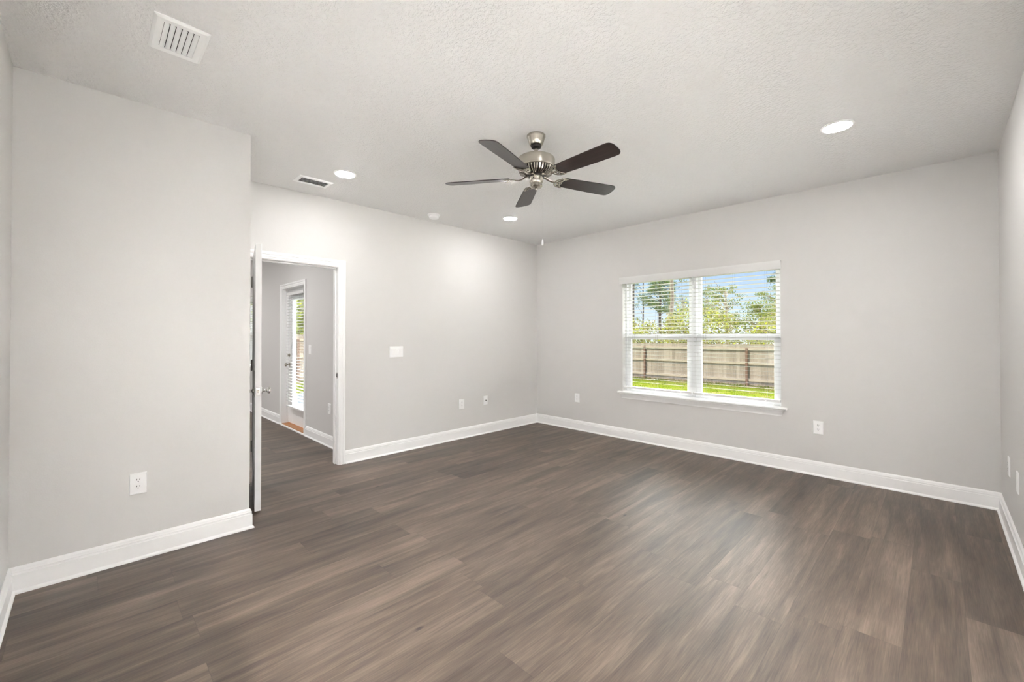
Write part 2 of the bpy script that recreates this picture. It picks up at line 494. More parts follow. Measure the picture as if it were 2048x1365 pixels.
# ================================================================== room dimensions
H = 2.743
XR = 4.7225          # right wall
XB = 0.9984          # near left wall (closet block) face
YB = -4.1229         # its far corner
YS = -5.2083         # wall behind the camera
YL = -2.85           # living room outside wall, inner face
TW = 0.14
VB = -8.0
XE, YE = 8.8, -0.1
PT = -0.12           # far face of the partition with the door
JR, JL, DH = -3.090, -3.886, 2.045   # clear opening of the bedroom door
WX0, WX1, WZ0, WZ1 = 1.490, 3.275, 0.597, 2.085   # window opening
PX0, PX1, PZ1 = -2.590, -1.665, 2.035  # patio door opening

def structure(name, mb, mat, label, cat, parent=None, **k):
    o = mb.build(name, mat, parent, **k)
    return tag(o, label, cat, None, 'structure')

# floor and ceiling
m = MB(); m.box(PT, XR + TW, YS - TW, TW, -0.12, 0); m.box(-7.2, PT, -8.2, YL + TW, -0.12, 0)
structure('floor', m, M['floor'], 'grey-brown wood plank floor running through the doorway', 'floor')
m = MB(); m.box(PT, XR + TW, YS - TW, TW, H, H + 0.12); m.box(-7.2, PT, -8.2, YL + TW, H, H + 0.12)
structure('ceiling', m, M['ceiling'], 'off-white spray-textured ceiling with recessed lights', 'ceiling')

# walls
m = MB()
m.box(PT, WX0, 0, TW, 0, H); m.box(WX1, XR + TW, 0, TW, 0, H); m.box(WX0, WX1, 0, TW, 0, WZ0); m.box(WX0, WX1, 0, TW, WZ1, H)
structure('wall_back', m, M['wall'], 'greige wall holding the wide double window', 'wall')
m = MB()
m.box(PT, 0, JR + 0.019, 0, 0, H); m.box(PT, 0, YB, JL - 0.019, 0, H); m.box(PT, 0, JL - 0.019, JR + 0.019, DH + 0.019, H)
structure('wall_left', m, M['wall'], 'pale greige wall around the open doorway', 'wall')
m = MB(); m.box(PT, XB, YS - TW, YB, 0, H)
structure('wall_near_left', m, M['wall'], 'greige wall block nearest on the left, in front of the door', 'wall')
OY0, OY1, OZ, SILL = -4.6, -1.5, 1.72, 0.28  # added opening out of view, admits light from the fill room
m = MB(); m.box(XR, XR + TW, OY1, 0, 0, H); m.box(XR, XR + TW, YS - TW, OY0, 0, H); m.box(XR, XR + TW, OY0, OY1, OZ, H); m.box(XR, XR + TW, OY0, OY1, 0, SILL)
structure('wall_right', m, M['wall'], 'bright sliver of wall along the right edge', 'wall')
OX0, OX1 = 1.75, XR - 0.05  # second added opening, behind the camera, also for fill light
m = MB(); m.box(XB, OX0, YS - TW, YS, 0, H); m.box(OX1, XR, YS - TW, YS, 0, H); m.box(OX0, OX1, YS - TW, YS, 1.55, H); m.box(OX0, OX1, YS - TW, YS, 0, 0.68)
structure('wall_front', m, M['wall'], 'bright sliver of wall along the left edge', 'wall')
LWX0, LWX1, LWZ0, LWZ1 = -5.50, -4.00, 0.75, 2.05
m = MB()
y0, y1 = YL, YL + TW
m.box(PX1 + 0.02, PT, y0, y1, 0, H); m.box(LWX1, PX0 - 0.02, y0, y1, 0, H); m.box(-7.2, LWX0, y0, y1, 0, H)
m.box(PX0 - 0.02, PX1 + 0.02, y0, y1, PZ1 + 0.02, H); m.box(LWX0, LWX1, y0, y1, 0, LWZ0); m.box(LWX0, LWX1, y0, y1, LWZ1, H)
structure('wall_patio', m, M['wall'], 'greige wall beyond the doorway around the glass door', 'wall')
m = MB(); m.box(-7.2 - TW, -7.2, -8.2, YL + TW, 0, H); m.box(-7.2, PT, -8.2 - TW, -8.2, 0, H); m.box(PT - 0.0, 0.02, -8.2, YS - TW, 0, H)
structure('wall_living', m, M['wall'], 'greige walls closing the room beyond the doorway', 'wall')
# roof keeps the sun off the rooms
m = MB(); m.box(-7.6, XR + 0.5, -8.6, YL + 0.45, H + 0.16, H + 0.30); m.box(PT - 0.35, XR + 0.5, VB - 0.3, 0.45, H + 0.16, H + 0.30); m.box(XR + 0.5, XE + 0.5, VB - 0.3, YE + 0.5, H + 0.16, H + 0.30)
structure('trim_9', m, M['roof'], 'roof eaves above the house', 'roof')

# unseen room added behind and beside the camera, its lamps fill the bedroom softly
m = MB(); m.box(PT, XR + TW, VB - TW, YS - TW, -0.12, 0); m.box(XR + TW, XE + TW, VB - TW, YE + TW, -0.12, 0)
structure('floor_fill_room', m, M['carpet'], 'pale carpet of the added fill-light room behind the camera', 'floor')
m = MB(); m.box(PT, XR + TW, VB - TW, YS - TW, H, H + 0.12); m.box(XR + TW, XE + TW, VB - TW, YE + TW, H, H + 0.12)
structure('ceiling_fill_room', m, M['ceiling'], 'ceiling of the added fill-light room behind the camera', 'ceiling')
m = MB(); m.box(1.2 - TW, 1.2, VB, YS - TW, 0, H); m.box(1.2 - TW, XE + TW, VB - TW, VB, 0, H); m.box(XE, XE + TW, VB, YE, 0, H); m.box(XR + TW, XE + TW, YE, YE + TW, 0, H)
structure('wall_fill_room', m, M['wall'], 'walls of the added fill-light room behind the camera', 'wall')

# ---------------- baseboards
BP = [(0.0, 0.0), (0.027, 0.0), (0.026, 0.008), (0.021, 0.015), (0.0165, 0.018), (0.016, 0.096), (0.0125, 0.099), (0.0125, 0.107),
      (0.0145, 0.110), (0.0125, 0.113), (0.0105, 0.118), (0.0105, 0.124), (0.007, 0.130), (0.003, 0.135), (0.0, 0.135)]
def baseboards(path, info):
    """path runs with the room on its right-hand side; mitred at every inner corner"""
    pts = [Vector((x, y)) for x, y in path]
    n = len(pts)
    dirs = [(pts[i + 1] - pts[i]).normalized() for i in range(n - 1)]
    nor = [Vector((q.y, -q.x)) for q in dirs]
    def off(i):
        if i == 0: return nor[0]
        if i == n - 1: return nor[-1]
        a, b = nor[i - 1], nor[i]
        return (a + b) / (1 + a.dot(b))
    for i, nf in enumerate(info):
        if nf is None: continue
        oa, ob = off(i), off(i + 1)
        vs = []
        for (t, z) in BP:
            p = pts[i] + oa * t; vs.append((p.x, p.y, z))
        for (t, z) in BP:
            p = pts[i + 1] + ob * t; vs.append((p.x, p.y, z))
        k = len(BP)
        fs = [(j, (j + 1) % k, k + (j + 1) % k, k + j) for j in range(k)] + [tuple(range(k))[::-1], tuple(range(k, 2 * k))]
        structure(nf[0], MB().add(vs, fs), M['trim'], nf[1], 'baseboard', smooth=25)
baseboards([(0, JR + 0.075), (0, 0), (XR, 0), (XR, YS), (OX0, YS), (XB, YS), (XB, YB), (0, YB), (0, JL - 0.075)],
           [('baseboard_left', 'white moulded baseboard between the doorway and the far corner'),
            ('baseboard_back', 'long white moulded baseboard under the window'),
            ('baseboard_right', 'white baseboard running along the right edge'),
            None,
            ('baseboard_front', 'white baseboard running off the left edge'),
            ('baseboard_near_left', 'white moulded baseboard below the nearest left outlet'),
            None, None])
baseboards([(-7.2, YL), (PX0 - 0.075, YL)], [('baseboard_patio_left', 'white baseboard beyond the doorway, left of the glass door')])
baseboards([(PX1 + 0.075, YL), (PT, YL)], [('baseboard_patio_right', 'white baseboard beyond the doorway, right of the glass door')])

# ---------------- casings: profile swept round three sides of an opening
CP = [(0.0, 0.0), (0.0, 0.010), (0.004, 0.012), (0.016, 0.012), (0.020, 0.015), (0.032, 0.0155), (0.036, 0.0135), (0.041, 0.0135),
      (0.046, 0.018), (0.062, 0.019), (0.068, 0.017), (0.070, 0.013), (0.070, 0.0)]
def casing(name, a0, a1, ztop, plane, axis, sign, label):
    """a0<a1 opening edges along the wall; axis 'x' = wall at x=plane, 'y' = wall at y=plane; sign = way it faces"""
    k = len(CP); vs = []
    def P(a, z, t):
        return (plane + sign * t, a, z) if axis == 'x' else (a, plane + sign * t, z)
    for (s, t) in CP: vs.append(P(a0 - s, 0.0, t))
    for (s, t) in CP: vs.append(P(a0 - s, ztop + s, t))
    for (s, t) in CP: vs.append(P(a1 + s, ztop + s, t))
    for (s, t) in CP: vs.append(P(a1 + s, 0.0, t))
    fs = []
    for g in range(3):
        fs += [(g * k + j, g * k + (j + 1) % k, (g + 1) * k + (j + 1) % k, (g + 1) * k + j) for j in range(k)]
    fs += [tuple(range(k))[::-1], tuple(range(3 * k, 4 * k))]
    return structure(name, MB().add(vs, fs), M['trim'], label, 'door casing', smooth=20)
casing('trim_1', JL - 0.005, JR + 0.005, DH + 0.005, 0.0, 'x', 1, 'white moulded casing around the open doorway')
casing('trim_2', JL - 0.005, JR + 0.005, DH + 0.005, PT, 'x', -1, 'white casing on the far side of the doorway')
casing('trim_3', PX0, PX1, PZ1, YL, 'y', -1, 'white casing around the glass patio door')
# jamb lining of the bedroom doorway with stop
m = MB()
m.box(PT - 0.004, 0.004, JR, JR + 0.019, 0, DH + 0.019); m.box(PT - 0.004, 0.004, JL - 0.019, JL, 0, DH + 0.019)
m.box(PT - 0.004, 0.004, JL, JR, DH, DH + 0.019)
m.box(-0.085, -0.050, JR - 0.011, JR, 0, DH); m.box(-0.085, -0.050, JL, JL + 0.011, 0, DH); m.box(-0.085, -0.050, JL, JR, DH - 0.011, DH)
jamb = structure('trim_4', m, M['trim'], 'white jamb lining inside the open doorway', 'door jamb', bevel=0.0015)
m = MB(); m.box(-0.038, -0.002, JR - 0.0022, JR + 0.001, 0.895, 0.955)
sp_ = m.build('strike_plate', M['chrome'], jamb, bevel=0.001); sp_['label'] = 'chrome strike plate'
m = MB(); m.box(-0.030, -0.012, JR - 0.0030, JR - 0.0015, 0.908, 0.942); m.build('strike_hole', M['slot'], sp_)

# ---------------- interior door (open, seen on its edge)
PIN = Vector((0.028, -3.880, 0.0))
LATCH = Vector((0.757, -4.020, 0.0))
ang = math.atan2(LATCH.y + 0.004 - 0.021 - PIN.y, LATCH.x - PIN.x)
door = tag(empty('door_1', PIN, ang), 'white interior door standing open, seen on its latch edge', 'door', None, 'structure')
D0, D1, DT0, DT1, DZ0, DZ1 = 0.010, 0.746, 0.005, 0.047, 0.013, 2.036
m = MB(); m.box(D0, D1, DT0, DT1, DZ0, DZ1)
slab = m.build('slab', M['door'], door, bevel=0.002)
for face, yy in ((0, DT0), (1, DT1)):
    for (z0, z1) in ((0.24, 0.86), (1.06, 1.90)):
        m = MB()
        s = -1 if face == 0 else 1
        x0, x1 = D0 + 0.12, D1 - 0.12
        ring = [(x0, z0), (x1, z0), (x1, z1), (x0, z1)]
        def inset(q): return [(x0 + q, z0 + q), (x1 - q, z0 + q), (x1 - q, z1 - q), (x0 + q, z1 - q)]
        lv = [(0.0, 0.0), (0.010, 0.004), (0.022, 0.001), (0.045, 0.004)]
        vs = []
        for q, h in lv:
            vs += [(x, yy + s * h, z) for x, z in inset(q)]
        fs = []
        for i in range(3):
            fs += [(i * 4 + j, i * 4 + (j + 1) % 4, (i + 1) * 4 + (j + 1) % 4, (i + 1) * 4 + j) for j in range(4)]
        fs.append((12, 13, 14, 15))
        m.add(vs, fs); m.build('raised_panel', M['door'], slab)
for z in (1.82, 1.07, 0.345):
    m = MB()
    m.tube([(0, 0, z - 0.045), (0, 0, z + 0.045)], 0.0065, 10)
    m.lathe([(0.001, z + 0.052), (0.005, z + 0.049), (0.005, z + 0.045)], 10); m.lathe([(0.005, z - 0.045), (0.005, z - 0.049), (0.001, z - 0.052)], 10)
    m.box(0.0035, 0.0065, 0.004, 0.036, z - 0.044, z + 0.044)
    m.box(-0.034, -0.002, 0.003, 0.0055, z - 0.044, z + 0.044, Matrix.Rotation(-ang * 0 + R(0), 4, 'Z'))
    h = m.build('hinge', M['hinge'], door, smooth=35); h['label'] = 'dark metal hinge'
    m = MB()
    for dz in (-0.03, 0.0, 0.03):
        m.lathe([(0.0045, 0), (0.0035, 0.0012), (0.001, 0.0015)], 10, Matrix.Translation((0.0035, 0.020 + 0.006 * (1 if dz else -1), z + dz)) @ Matrix.Rotation(-PI / 2, 4, 'Y'))
    m.build('screw', M['chrome'], h, smooth=35)
def knob_mb(sgn):
    m = MB()
    prof = [(0.001, 0.0), (0.031, 0.0), (0.032, 0.004), (0.028, 0.009), (0.016, 0.013), (0.0105, 0.020), (0.0105, 0.030), (0.015, 0.036),
            (0.024, 0.042), (0.0275, 0.050), (0.0265, 0.058), (0.020, 0.064), (0.010, 0.067), (0.001, 0.0675)]
    m.lathe(prof, 28, Matrix.Rotation(-PI / 2 * sgn, 4, 'X'))
    return m
KX = D1 - 0.062
for sgn, yy in ((1, DT1), (-1, DT0)):
    o = knob_mb(sgn).build('knob', M['chrome'], door, smooth=40)
    o.location = (KX, yy, 0.915); o['label'] = 'satin chrome door knob'
m = MB(); m.box(D1 - 0.001, D1 + 0.0015, 0.013, 0.039, 0.885, 0.943)
lp = m.build('latch_plate', M['chrome'], door, bevel=0.001); lp['label'] = 'chrome latch plate'
m = MB(); m.box(D1, D1 + 0.011, 0.019, 0.033, 0.905, 0.925); m.build('latch_bolt', M['nickel'], lp, bevel=0.003)

# ================================================================== window with stool and apron
def window_unit(name, x0, x1, z0, z1, yf, label, two=True):
    """yf = y of the wall's inner face; the unit sits in the outer part of the wall"""
    wn = tag(empty(name, (0, 0, 0)), label, 'window', None, 'structure')
    ya, yb = yf + 0.072, yf + 0.150
    fr = 0.027
    m = MB()
    m.box(x0, x0 + fr, ya, yb, z0, z1); m.box(x1 - fr, x1, ya, yb, z0, z1)
    m.box(x0 + fr, x1 - fr, ya, yb, z1 - fr, z1); m.box(x0 + fr, x1 - fr, ya, yb, z0, z0 + fr)
    xc = (x0 + x1) / 2
    mw = 0.062
    if two: m.box(xc - mw / 2, xc + mw / 2, ya - 0.004, yb, z0 + fr, z1 - fr)
    m.build('frame', M['vinyl'], wn, bevel=0.003)
    lights = [(x0 + fr, xc - mw / 2), (xc + mw / 2, x1 - fr)] if two else [(x0 + fr, x1 - fr)]
    zm = 1.318 if two else (z0 + z1) / 2
    for (a, b) in lights:
        s = 0.026
        for nm, c, dd, y0, y1, st in (('upper_sash', zm - 0.018, z1 - fr, yf + 0.112, yf + 0.140, 0.041), ('lower_sash', z0 + fr, zm + 0.022, yf + 0.078, yf + 0.108, 0.053)):
            m = MB()
            bot = 0.046 if nm == 'upper_sash' else 0.038
            top = s if nm == 'upper_sash' else 0.056
            m.box(a, a + st, y0, y1, c, dd); m.box(b - st, b, y0, y1, c, dd)
            m.box(a + st, b - st, y0, y1, c, c + bot); m.box(a + st, b - st, y0, y1, dd - top, dd)
            sa = m.build(nm, M['vinyl'], wn, bevel=0.003)
            ym = (y0 + y1) / 2
            m = MB(); m.box(a + st - 0.006, b - st + 0.006, ym - 0.002, ym + 0.002, c + bot - 0.006, dd - top + 0.006)
            m.build('pane', M['glass'], sa)
        m = MB(); xx = (a + b) / 2
        m.box(xx - 0.030, xx + 0.030, yf + 0.080, yf + 0.104, zm + 0.022, zm + 0.030); m.box(xx - 0.012, xx + 0.022, yf + 0.072, yf + 0.100, zm + 0.030, zm + 0.040)
        m.build('sash_lock', M['vinyl'], wn, bevel=0.002)
    return wn
win = window_unit('window_1', WX0, WX1, WZ0, WZ1, 0.0, 'white twin single-hung window above the outlet wall')
# stool with bullnose and horns, and moulded apron
SZ = 0.614
m = MB()
m.box(WX0, WX1, -0.002, 0.075, SZ - 0.022, SZ)
prof = [(0.0, SZ - 0.022), (-0.040, SZ - 0.022), (-0.046, SZ - 0.018), (-0.048, SZ - 0.011), (-0.046, SZ - 0.004), (-0.040, SZ), (0.0, SZ)]
vs = [(1.438, y, z) for y, z in prof] + [(3.327, y, z) for y, z in prof]
k = len(prof)
m.add(vs, [(j, (j + 1) % k, k + (j + 1) % k, k + j) for j in range(k)] + [tuple(range(k))[::-1], tuple(range(k, 2 * k))])
m.build('stool', M['trim'], win, smooth=50)
ap = [(0.0, SZ - 0.022), (-0.034, SZ - 0.022), (-0.034, SZ - 0.030), (-0.029, SZ - 0.036), (-0.024, SZ - 0.046), (-0.021, SZ - 0.058), (-0.015, SZ - 0.068), (-0.012, SZ - 0.078), (-0.012, SZ - 0.088), (0.0, SZ - 0.088)]
vs = [(1.463 + (0.034 + y) * 0.9, y, z) for y, z in ap] + [(3.302 - (0.034 + y) * 0.9, y, z) for y, z in ap]
k = len(ap)
m = MB(); m.add(vs, [(j, (j + 1) % k, k + (j + 1) % k, k + j) for j in range(k)] + [tuple(range(k))[::-1], tuple(range(k, 2 * k))])
m.build('apron', M['trim'], win, smooth=35)

# ---------------- horizontal blinds
def blind(name, x0, x1, zt, zb, yc, label, pitch=0.0435, slat=0.050, tilt=-5.3, ladders=3, sgn=1, group=None, wand_side=0, cat='blind', rail_on=0.0):
    """yc = slat centre line, room side is -y; slats hang from a head rail at zt down to a bottom rail at zb"""
    root = tag(empty(name, (x0, yc, zb)), label, cat, group)
    L = x1 - x0
    m = MB(); m.box(0, L, -0.026, 0.026, zt - zb - 0.045, zt - zb); m.build('head_rail', M['blind'], root, bevel=0.002)
    m = MB()
    z = zt - zb - 0.045 - 0.030
    ct, st = math.cos(R(tilt)), math.sin(R(tilt))
    while z > 0.055:
        h = slat / 2
        prof = []
        for q in range(5):
            y = -h + slat * q / 4
            cz = 0.0002 * (1 - (y / h) ** 2)
            prof.append((y, cz + 0.0009))
        for q in range(4, -1, -1):
            y = -h + slat * q / 4
            cz = 0.0002 * (1 - (y / h) ** 2)
            prof.append((y, cz - 0.0009))
        vs = []
        for xx in (0.003, L - 0.003):
            for (y, c) in prof: vs.append((xx, y * ct - c * st, z + y * st + c * ct))
        k = len(prof)
        m.add(vs, [(j, (j + 1) % k, k + (j + 1) % k, k + j) for j in range(k)] + [tuple(range(k))[::-1], tuple(range(k, 2 * k))])
        z -= pitch
    m.build('slats', M['slat'], root, smooth=40)
    m = MB(); m.box(0.002, L - 0.002, -0.026, 0.026, 0.0, 0.026)
    br = m.build('bottom_rail', M['blind'], root, bevel=0.004)
    xs = [0.13 + (L - 0.26) * i / (ladders - 1) for i in range(ladders)]
    for x in xs:
        m = MB()
        for yy, dx in ((-0.0265, 0.0), (0.0265, 0.004)):
            m.tube([(x + dx, yy, 0.012), (x + dx, yy, zt - zb - 0.04)], 0.0006, 5)
        m.tube([(x + 0.012, 0.0, 0.012), (x + 0.012, 0.0, zt - zb - 0.04)], 0.0007, 5)
        m.build('ladder_cord', M['cordgrey'], root)
        m = MB(); m.lathe([(0.001, 0), (0.0065, 0.0), (0.0065, 0.003), (0.004, 0.005), (0.001, 0.0055)], 14, Matrix.Translation((x, -0.026, 0.009)) @ Matrix.Rotation(PI / 2, 4, 'X'))
        m.build('cord_button', M['plastic'], br, smooth=40)
    if wand_side:
        x = 0.055 if wand_side < 0 else L - 0.055
        m = MB(); m.tube([(x, -0.034, zt - zb - 0.03), (x, -0.036, zt - zb - 0.47)], 0.0035, 8); m.tube([(x, -0.036, zt - zb - 0.47), (x, -0.036, zt - zb - 0.50)], 0.005, 8)
        m.build('tilt_wand', M['blind'], root, smooth=40)
    return root
XC = (WX0 + WX1) / 2
blind('window_blind', WX0 + 0.010, XC - 0.006, 2.080, 0.654, 0.034, 'white horizontal slat blind lowered in the left half of the window', wand_side=-1)
blind('window_blind', XC + 0.006, WX1 - 0.010, 2.080, 0.654, 0.034, 'white horizontal slat blind lowered in the right half of the window')
# valance across both blinds
val = tag(empty('valance', (1.457, -0.006, 2.006)), 'white valance board across the top of the window blinds', 'valance')
vp = [(0.0, 0.0), (-0.008, 0.0), (-0.010, 0.006), (-0.010, 0.030), (-0.012, 0.034), (-0.012, 0.052), (-0.016, 0.060), (-0.019, 0.070), (-0.019, 0.082), (-0.008, 0.082), (0.0, 0.082)]
k = len(vp); LV = 3.283 - 1.457
vs = [(0, y, z) for y, z in vp] + [(LV, y, z) for y, z in vp]
m = MB(); m.add(vs, [(j, (j + 1) % k, k + (j + 1) % k, k + j) for j in range(k)] + [tuple(range(k))[::-1], tuple(range(k, 2 * k))])
m.build('face_board', M['blind'], val, smooth=30)
for q in (0.03, LV - 0.05):
    m = MB(); m.box(q, q + 0.02, 0.0, 0.014, 0.02, 0.06); m.build('clip', M['plastic'], val)

# ================================================================== patio door beyond the doorway
pd = tag(empty('door_2', (0, 0, 0)), 'white full-glass patio door beyond the doorway', 'door', None, 'structure')
YD = YL + 0.082     # inner face of the slab
m = MB()
m.box(PX0 - 0.02, PX0, YL - 0.001, YL + TW + 0.02, 0.0, PZ1 + 0.02); m.box(PX1, PX1 + 0.02, YL - 0.001, YL + TW + 0.02, 0.0, PZ1 + 0.02)
m.box(PX0, PX1, YL - 0.001, YL + TW + 0.02, PZ1, PZ1 + 0.02)
m.box(PX0, PX0 + 0.012, YD - 0.03, YD, 0.03, PZ1)
m.build('jamb', M['trim'], pd, bevel=0.0015)
GX0, GX1, GZ0, GZ1 = -2.385, -1.865, 0.30, 1.885
DX0, DX1, DZB, DZT = PX0 + 0.003, PX1 - 0.003, 0.035, PZ1 - 0.003
m = MB()
m.box(DX0, GX0, YD, YD + 0.045, DZB, DZT); m.box(GX1, DX1, YD, YD + 0.045, DZB, DZT)
m.box(GX0, GX1, YD, YD + 0.045, DZB, GZ0); m.box(GX0, GX1, YD, YD + 0.045, GZ1, DZT)
ps = m.build('slab', M['door'], pd, bevel=0.002)
m = MB()
f = 0.03
m.box(GX0 - f, GX0 + 0.008, YD - 0.008, YD + 0.001, GZ0 - f, GZ1 + f); m.box(GX1 - 0.008, GX1 + f, YD - 0.008, YD + 0.001, GZ0 - f, GZ1 + f)
m.box(GX0, GX1, YD - 0.008, YD + 0.001, GZ0 - f, GZ0 + 0.008); m.box(GX0, GX1, YD - 0.008, YD + 0.001, GZ1 - 0.008, GZ1 + f)
m.build('glass_frame', M['vinyl'], ps, bevel=0.002)
m = MB(); m.box(GX0, GX1, YD + 0.020, YD + 0.026, GZ0, GZ1); m.build('pane', M['glass'], ps)
m = MB(); m.box(PX0 - 0.06, PX1 + 0.06, YL - 0.026, YL - 0.004, 0.0, 0.018); m.build('sill_strip', M['trim'], pd, bevel=0.003)
m = MB(); m.box(PX0, PX1, YL - 0.004, YD + 0.06, 0.0, 0.024)
th = m.build('threshold', M['threshold'], pd, bevel=0.004); th['label'] = 'brown wood threshold'
o = knob_mb(-1).build('knob', M['nickel'], pd, smooth=40); o.location = (DX0 + 0.068, YD, 0.905); o['label'] = 'satin nickel knob'
m = MB()
m.lathe([(0.001, 0), (0.029, 0), (0.030, 0.005), (0.024, 0.012), (0.001, 0.014)], 24, Matrix.Rotation(PI / 2, 4, 'X')); m.box(-0.005, 0.005, -0.028, -0.012, -0.016, 0.016)
o = m.build('deadbolt', M['nickel'], pd, smooth=40); o.location = (DX0 + 0.068, YD, 1.045); o['label'] = 'satin nickel deadbolt turn'
blind('door_blind', -2.475, -1.775, 1.975, 0.285, YD - 0.040, 'white slat blind hung on the glass patio door', ladders=2, wand_side=-1, pitch=0.0435)
# window further along the same wall, glimpsed past the hinge side of the open door
window_unit('window_2', LWX0, LWX1, LWZ0, LWZ1, YL, 'white window glimpsed through the gap behind the open door', two=False)

blind('window_blind', LWX0 + 0.01, LWX1 - 0.01, LWZ1 - 0.005, LWZ0 + 0.03, YL + 0.034, 'white slat blind glimpsed through the gap behind the open door', tilt=50.0)

# ================================================================== wall plates (local frame: faces -y, centred on the box)
def plate_mb(wd, ht, t=0.006):
    m = MB()
    hw, hh = wd / 2, ht / 2
    a, b = 0.0035, t
    vs = [(-hw, 0, -hh), (hw, 0, -hh), (hw, 0, hh), (-hw, 0, hh), (-hw, -b * 0.5, -hh), (hw, -b * 0.5, -hh), (hw, -b * 0.5, hh), (-hw, -b * 0.5, hh),
          (-hw + a, -b, -hh + a), (hw - a, -b, -hh + a), (hw - a, -b, hh - a), (-hw + a, -b, hh - a)]
    m.add(vs, [(0, 1, 5, 4), (1, 2, 6, 5), (2, 3, 7, 6), (3, 0, 4, 7), (4, 5, 9, 8), (5, 6, 10, 9), (6, 7, 11, 10), (7, 4, 8, 11), (8, 9, 10, 11), (3, 2, 1, 0)])
    return m
def face_y(mt): return mt @ Matrix.Rotation(PI / 2, 4, 'X')
def make_outlet(loc, rz, label, group):
    root = tag(empty('power_outlet', loc, rz), label, 'outlet', group)
    plate_mb(0.080, 0.126).build('plate', M['plastic'], root)
    for dz in (0.0195, -0.0195):
        m = MB(); pts = []
        for k in range(32):
            a = 2 * PI * k / 32
            pts.append((0.0172 * math.cos(a), max(-0.0135, min(0.0135, 0.0172 * math.sin(a)))))
        m.prism(pts, 0.005, 0.0078, face_y(Matrix.Translation((0, 0, dz))))
        rc = m.build('receptacle', M['plastic'], root, bevel=0.0005)
        m = MB()
        m.box(-0.0076, -0.0050, -0.0083, -0.007, dz + 0.0005, dz + 0.0095); m.box(0.0052, 0.0074, -0.0083, -0.007, dz + 0.001, dz + 0.0085)
        m.lathe([(0.0027, 0.007), (0.0027, 0.0083)], 12, face_y(Matrix.Translation((0, 0, dz - 0.0065))))
        m.build('slot', M['slot'], rc)
    m = MB(); m.lathe([(0.0035, 0.005), (0.003, 0.0072), (0.001, 0.0075)], 12, face_y(Matrix.Translation((0, 0, 0)))); m.build('screw', M['plastic'], root, smooth=40)
    return root
G_OUT = 'white duplex wall outlets'
o1 = make_outlet((XB, -4.706, 0.451), PI / 2, 'white duplex outlet low on the nearest left wall', G_OUT)
def clone(src, loc, rz, label):
    c = copy_tree(src); c.location = loc; c.rotation_euler = (0, 0, rz); c['label'] = label
    return c
clone(o1, (0.0, -1.472, 0.446), PI / 2, 'white duplex outlet below the light switches, left of the cable plate')
clone(o1, (0.765, 0.0, 0.452), 0.0, 'white duplex outlet on the window wall near the far corner')
clone(o1, (3.579, 0.0, 0.457), 0.0, 'white duplex outlet right of the window, below the sill')
clone(o1, (XR, -0.545, 0.452), -PI / 2, 'white duplex outlet on the right-edge wall, nearer the corner')
clone(o1, (-0.815, YL, 0.452), 0.0, 'white outlet beyond the doorway, right of the glass door')
# coaxial plate and blank data plate
root = tag(empty('cable_plate', (0.0, -1.058, 0.450), PI / 2), 'white wall plate with a single dark cable socket in its centre', 'wall plate')
plate_mb(0.072, 0.118).build('plate', M['plastic'], root)
m = MB(); m.lathe([(0.0075, 0.005), (0.0075, 0.009), (0.0048, 0.0095), (0.0048, 0.014), (0.001, 0.014)], 18, face_y(Matrix.Identity(4)))
m.build('socket', M['darkmetal'], root, smooth=40)
root = tag(empty('data_plate', (XR, -0.985, 0.452), -PI / 2), 'flat white wall plate on the right-edge wall, nearer the frame edge', 'wall plate')
plate_mb(0.080, 0.126).build('plate', M['plastic'], root)
for dz in (0.046, -0.046):
    m = MB(); m.lathe([(0.0035, 0.005), (0.003, 0.0072), (0.001, 0.0075)], 12, face_y(Matrix.Translation((0, 0, dz)))); m.build('screw', M['plastic'], root)
# switches
def make_switch(loc, rz, gangs, label):
    root = tag(empty('light_switch', loc, rz), label, 'light switch')
    wd = 0.080 + 0.046 * (gangs - 1)
    plate_mb(wd, 0.126).build('plate', M['plastic'], root)
    for g in range(gangs):
        x = (g - (gangs - 1) / 2) * 0.046
        m = MB(); m.box(x - 0.0168, x + 0.0168, -0.0072, -0.005, -0.0335, 0.0335)
        fr_ = m.build('rocker_frame', M['plastic'], root, bevel=0.0006)
        m = MB(); m.add([(x - 0.0145, -0.006, -0.031), (x + 0.0145, -0.006, -0.031), (x + 0.0145, -0.0085, 0.0), (x - 0.0145, -0.0085, 0.0), (x - 0.0145, -0.0115, 0.031), (x + 0.0145, -0.0115, 0.031),
                         (x - 0.0145, -0.005, -0.031), (x + 0.0145, -0.005, -0.031), (x + 0.0145, -0.005, 0.031), (x - 0.0145, -0.005, 0.031)],
                        [(0, 1, 2, 3), (3, 2, 5, 4), (0, 6, 7, 1), (1, 7, 8, 5, 2), (4, 5, 8, 9), (0, 3, 4, 9, 6), (6, 9, 8, 7)])
        m.build('rocker', M['plastic'], fr_)
    return root
make_switch((0.0, -2.418, 1.152), PI / 2, 3, 'white three-gang rocker switch on the wall right of the doorway')
make_switch((-1.455, YL, 1.155), 0.0, 1, 'white single switch beyond the doorway beside the glass door')

